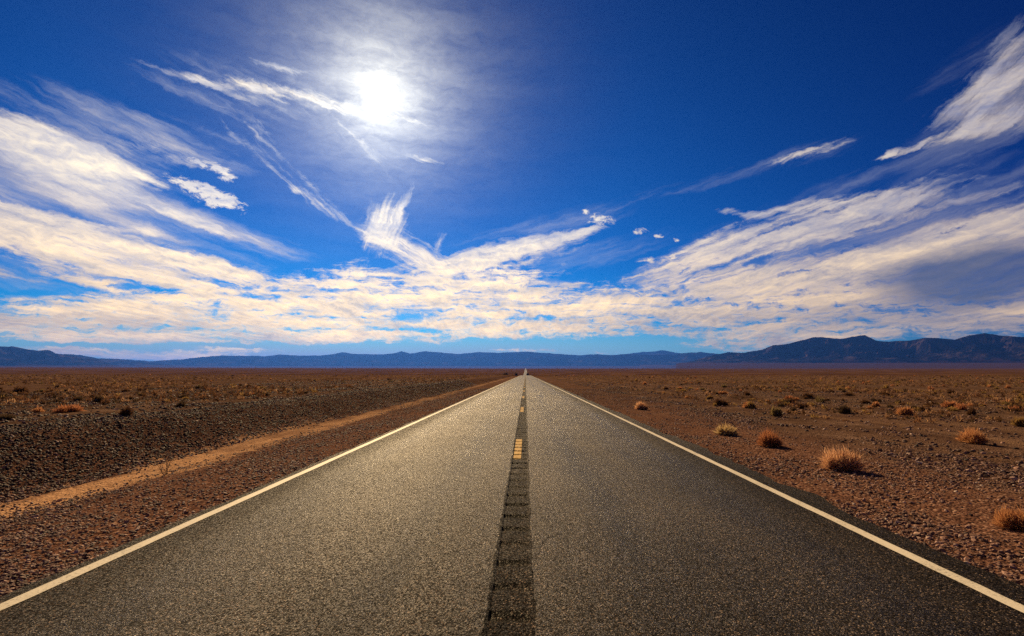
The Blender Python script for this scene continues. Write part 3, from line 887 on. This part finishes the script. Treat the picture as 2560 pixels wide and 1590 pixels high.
# families of cloud, each combed by the wind in its own direction:
# tilt (deg, clockwise), frequency along and across the grain, contrast of the grain, weight of the puffy texture, softness,
# patches: x, y, half length, half width, tilt, amount (in the 2434-wide frame)
FAMILIES = [
    (17, 4.0, 46, 4.4, .24, 1.15, [
        (165, 374, 290, 84, 20, 2.8), (40, 340, 220, 80, 20, 1.4), (560, 553, 240, 20, 16, 1.3), (400, 505, 170, 30, 12, .7),
        (345, 546, 90, 16, 5, 1.3),
        (1010, 377, 110, 13, 10, 1.0), (960, 283, 130, 14, 14, .7), (340, 345, 170, 34, 12, .55), (470, 385, 130, 20, 4, .7)]),
    (10, 4.2, 60, 4.2, .30, 1.3, [
        (440, 182, 150, 14, 15, 1.0), (595, 208, 200, 20, 9, 1.1), (765, 243, 220, 26, 12, 1.0), (690, 172, 130, 15, 12, .9), (600, 235, 200, 30, 10, .5)]),
    (12, 4.5, 40, 5.2, .34, 1.05, [
        (280, 612, 480, 84, 13, 2.7), (40, 540, 230, 66, 10, 1.7), (-400, 440, 360, 110, 14, 1.8), (500, 640, 190, 34, 11, 1.2), (130, 660, 260, 26, 8, .8)]),
    (14, 3.2, 30, 3.2, .15, 1.5, [
        (220, 480, 400, 100, 11, 1.0), (420, 340, 280, 80, 12, .45), (130, 440, 300, 80, 14, .8), (650, 250, 380, 90, 12, .35), (200, 340, 400, 130, 18, .5), (330, 570, 520, 110, 12, .5), (120, 650, 420, 70, 6, .5), (580, 560, 260, 34, 15, .5)]),
    (39, 4.0, 50, 4.4, .20, 1.2, [
        (690, 425, 220, 34, 40, .75), (610, 330, 140, 60, 48, .50), (770, 492, 120, 14, 33, .9), (697, 457, 26, 17, 10, 1.3), (820, 330, 200, 60, 30, .35)]),
    (26, 3.6, 56, 4.8, .22, 1.2, [
        (960, 592, 160, 50, 27, 2.3), (900, 565, 80, 26, 30, 1.0), (1050, 625, 90, 26, 16, 1.4)]),
    (-66, 4.0, 60, 3.9, .26, 1.3, [
        (915, 535, 92, 70, -63, 1.35), (952, 492, 80, 16, -56, 1.1), (880, 520, 90, 18, -80, .9), (915, 548, 80, 60, -60, .8), (1045, 575, 40, 22, -60, .8), (1760, 540, 36, 10, -70, .7)]),
    (-15, 3.4, 44, 4.8, .32, 1.1, [
        (1235, 596, 230, 40, -13, 1.9), (1345, 560, 120, 14, -11, 1.2), (1160, 620, 150, 40, -10, 1.3), (1060, 650, 150, 40, 5, 1.0),
        (1640, 612, 210, 46, -23, 1.7), (1930, 545, 400, 62, -17, 1.9), (2030, 482, 240, 34, -5, 1.8), (1785, 511, 110, 15, 5, 1.5), (1870, 495, 90, 16, -8, 1.1),
        (2200, 590, 440, 66, -19, 1.8), (2390, 545, 190, 60, -20, 1.5), (2760, 470, 360, 90, -20, 1.8), (2720, 640, 300, 50, -12, 1.3), (2280, 478, 220, 18, -15, .8), (2000, 640, 440, 58, -14, 1.7), (1720, 668, 320, 56, -10, 1.6),
        (1872, 378, 110, 14, -13, 1.3), (1950, 352, 110, 15, -15, .7), (2250, 332, 210, 17, -16, 1.3), (2108, 368, 40, 9, -28, 1.2)]),
    (-15, 2.6, 26, 2.6, .12, 1.6, [
        (1690, 422, 340, 24, -16, .32), (2150, 400, 440, 46, -17, .35), (2100, 560, 520, 130, -17, .65), (2330, 645, 330, 120, -8, 3.2), (1280, 560, 260, 56, -13, .5), (1400, 620, 260, 70, -10, .25), (2350, 240, 320, 150, -36, .45), (1700, 620, 300, 80, -20, .4), (2350, 520, 300, 60, -18, .5), (1950, 365, 220, 30, -14, .3)]),
    (-36, 3.6, 44, 4.8, .24, 1.2, [
        (2380, 215, 240, 86, -38, 1.6), (2340, 245, 160, 46, -32, .8), (2400, 288, 150, 46, -18, 1.5), (2265, 255, 150, 34, -36, .7), (2410, 105, 110, 46, -48, .55), (2640, 60, 220, 100, -38, 1.4), (2290, 320, 100, 20, -16, .9)]),
    (0, 6.0, 60, 6.0, .46, 1.2, [
        (340, 752, 800, 64, 0, 2.3), (950, 728, 660, 96, 0, 2.3), (1090, 668, 330, 60, -2, 1.4), (1500, 742, 650, 70, -2, 2.0), (2000, 738, 640, 92, -3, 1.7), (2330, 772, 360, 46, 0, 1.4), (2950, 760, 700, 80, 0, 1.7), (-520, 735, 620, 90, 0, 1.9),
        (830, 652, 70, 42, -25, 1.5), (700, 668, 60, 26, 10, 1.0), (690, 799, 1150, 20, 0, 2.3), (330, 838, 480, 16, 0, 2.4), (120, 826, 200, 8, 0, 1.2), (480, 850, 240, 8, 0, 1.1), (860, 845, 200, 6, 0, .9), (250, 808, 300, 8, 0, .9), (620, 832, 90, 6, 0, 1.0), (1245, 831, 110, 6, 0, 1.3), (1440, 836, 70, 6, 0, 1.2), (1860, 806, 360, 32, -4, 1.5), (1640, 835, 130, 5, 0, .8),
        (1545, 617, 46, 9, -4, 1.3), (1600, 606, 14, 8, -20, 1.0), (1640, 640, 120, 20, -14, 1.0)]),
    (20, 16, 60, 6.0, .75, .8, [
        (500, 463, 120, 28, 23, 1.8), (515, 400, 70, 20, 24, 1.0), (540, 410, 36, 22, 30, 1.0), (1425, 522, 42, 22, 0, 1.1), (1385, 499, 18, 8, 8, 1.0), (1525, 547, 24, 9, -5, 1.0), (1562, 560, 16, 7, 0, .8), (1606, 567, 13, 6, 0, .8)]),
]
HOLES = [(970, 752, 110, 22, 0, 1.2), (70, 692, 130, 22, 0, 1.3), (310, 682, 80, 10, 3, 1.4), (1395, 655, 190, 17, -9, 1.3), (1800, 622, 90, 14, -14, 1.2), (1890, 648, 80, 10, -8, .9), (1170, 655, 60, 10, 8, .7), (2260, 545, 120, 9, -20, .6), (1980, 512, 60, 8, -8, .6)]
through = 1.0
dsum = None
for ang, fa, fc, k, pw, soft, rows in FAMILIES:
    u = t.mapping(WA, (.37 * len(rows), .21, 0), (0, 0, -R(ang)), (1 / fa, 1 / fc, 1), 'TEXTURE')
    nz = t.noise(u, 1.0, 7, .64, .15)
    nz = t.m('ADD', t.m('MULTIPLY', nz, 1 - pw), t.m('MULTIPLY', flake, pw))
    sm = strokes(rows)
    cap = t.m('MULTIPLY', t.m('SUBTRACT', 1.0, t.m('EXPONENT', t.m('MULTIPLY', sm, -1.0))), 1.45)
    d = t.mapr(t.m('ADD', cap, t.m('MULTIPLY', t.m('SUBTRACT', nz, .5), k)), .06 if soft > 1.3 else .30, (.06 if soft > 1.3 else .30) + soft, 0, 1, True)
    d = t.m('MULTIPLY', d, t.mapr(sm, 0, .12, 0, 1))
    if soft > 1.3:
        d = t.m('MULTIPLY', d, .9)
    through = t.m('MULTIPLY', through, t.m('SUBTRACT', 1.0, d))
hole = t.m('MINIMUM', strokes(HOLES), 1.0)
hole = t.mapr(t.m('ADD', hole, t.m('MULTIPLY', t.m('SUBTRACT', t.m('ADD', t.m('MULTIPLY', flake, .6), t.m('MULTIPLY', billow, .4)), .5), 4.0)), .25, 1.0, 0, .88, True)
dens = t.m('MULTIPLY', t.m('SUBTRACT', 1.0, through), t.m('SUBTRACT', 1.0, t.m('MULTIPLY', hole, t.mapr(strokes(HOLES), 0, .1, 0, 1))))
# broken cloud overhead and behind, out of the picture
above = t.m('MULTIPLY', t.mapr(z, .66, .8), t.mapr(billow, .5, .65, 0, .5))
cov = t.m('MAXIMUM', dens, above, clamp=True)
streak = t.noise(t.mapping(WA, scale=(5, 30, 1)), 1.0, 6, .62, .2)
grey = strokes([(2320, 655, 340, 95, -6, 1.7), (2050, 745, 500, 60, 0, .35), (300, 768, 520, 30, 0, .35), (1560, 772, 420, 34, 0, .3), (140, 655, 300, 30, 6, .3)])

glow = t.m('POWER', t.m('MAXIMUM', cosg, 0.0), 4.0)
low = t.mapr(el, R(17), R(3), 0, 1, True)
# sunlit cloud: brighter towards the sun, warmer low down where the light has crossed more air
cool = t.mix(glow, (.46, .41, .42), (1.05, .95, .80))
warm = t.mix(glow, (.66, .50, .36), (1.75, 1.24, .56))
cc = t.mix(low, cool, warm)
thick = t.mapr(t.m('ADD', t.m('MULTIPLY', streak, .40), t.m('ADD', t.m('MULTIPLY', flake, .35), t.m('MULTIPLY', fibre, .25))), .39, .61, 1.40, .46)
core = t.m('MULTIPLY', dens, t.mapr(dens, .2, 1, .75, 1.0))
cc = t.mix(1.0, cc, t.node('ShaderNodeCombineXYZ', {0: thick, 1: t.mapr(thick, .46, 1.40, .54, 1.32), 2: t.mapr(thick, .46, 1.40, .82, 1.10)}).outputs[0], 'MULTIPLY')
cc = t.mix(1.0, cc, t.mapr(dens, 0, .8, .8, 1.10), 'MULTIPLY')
thin = t.mix(glow, (.36, .42, .58), (.80, .82, .86))
cc = t.mix(t.mapr(dens, .05, .55, 0, 1), thin, cc)
cc = t.mix(t.m('MINIMUM', grey, .88), cc, (.085, .115, .215))
# aureole
def ex(sig, p=1.0):
    q = t.m('DIVIDE', gam, R(sig))
    if p != 1.0:
        q = t.m('POWER', q, p)
    return t.m('EXPONENT', t.m('MULTIPLY', q, -1.0))
au = t.m('ADD', t.m('ADD', t.m('MULTIPLY', ex(1.3, 2.0), 0.7), t.m('MULTIPLY', ex(4.2), 1.5)), t.m('MULTIPLY', ex(7.0, 2.0), .12))
au = t.m('MULTIPLY', au, t.mapr(t.m('ADD', t.m('MULTIPLY', streak, .6), t.m('MULTIPLY', flake, .4)), .35, .65, .62, 1.38))
auc = t.mix(1.0, (1.0, .95, .70), t.node('ShaderNodeCombineXYZ', {0: au, 1: au, 2: au}).outputs[0], 'MULTIPLY')
sky_c = t.mix(t.m('MULTIPLY', t.mapr(el, R(5.5), R(1.0), 0, 1, True), t.m('MULTIPLY', glow, 1.7, clamp=True)), sky_c, (.46, .47, .46))
full = t.mix(cov, sky_c, cc)
full = t.mix(1.0, full, auc, 'ADD')
t.set(bg.inputs['Color'], t.mix(1.0, full, (10, 10, 10), 'MULTIPLY'))
bg.inputs['Strength'].default_value = .0707

# ------------------------------------------------------------------ sun
sd = bpy.data.lights.new('sun', 'SUN'); so = bpy.data.objects.new('sun', sd); COL.objects.link(so)
sd.energy = 5.0; sd.angle = R(.53); sd.color = (1.0, .71, .365)
so.rotation_euler = Vector(-SUN_D).to_track_quat('-Z', 'Y').to_euler()
so.location = (0, 0, 50)

# ------------------------------------------------------------------ render settings
vs = sc.view_settings
sc.display_settings.display_device = 'sRGB'
vs.view_transform = 'Standard'; vs.look = 'None'; vs.exposure = 0.5; vs.gamma = 1.0
cy = sc.cycles
cy.use_denoising = False
cy.use_adaptive_sampling = False
cy.max_bounces = 5; cy.diffuse_bounces = 3; cy.glossy_bounces = 2; cy.transmission_bounces = 2; cy.volume_bounces = 0; cy.transparent_max_bounces = 4
cy.sample_clamp_indirect = 4.0
W.cycles.sampling_method = 'MANUAL'; W.cycles.sample_map_resolution = 1024
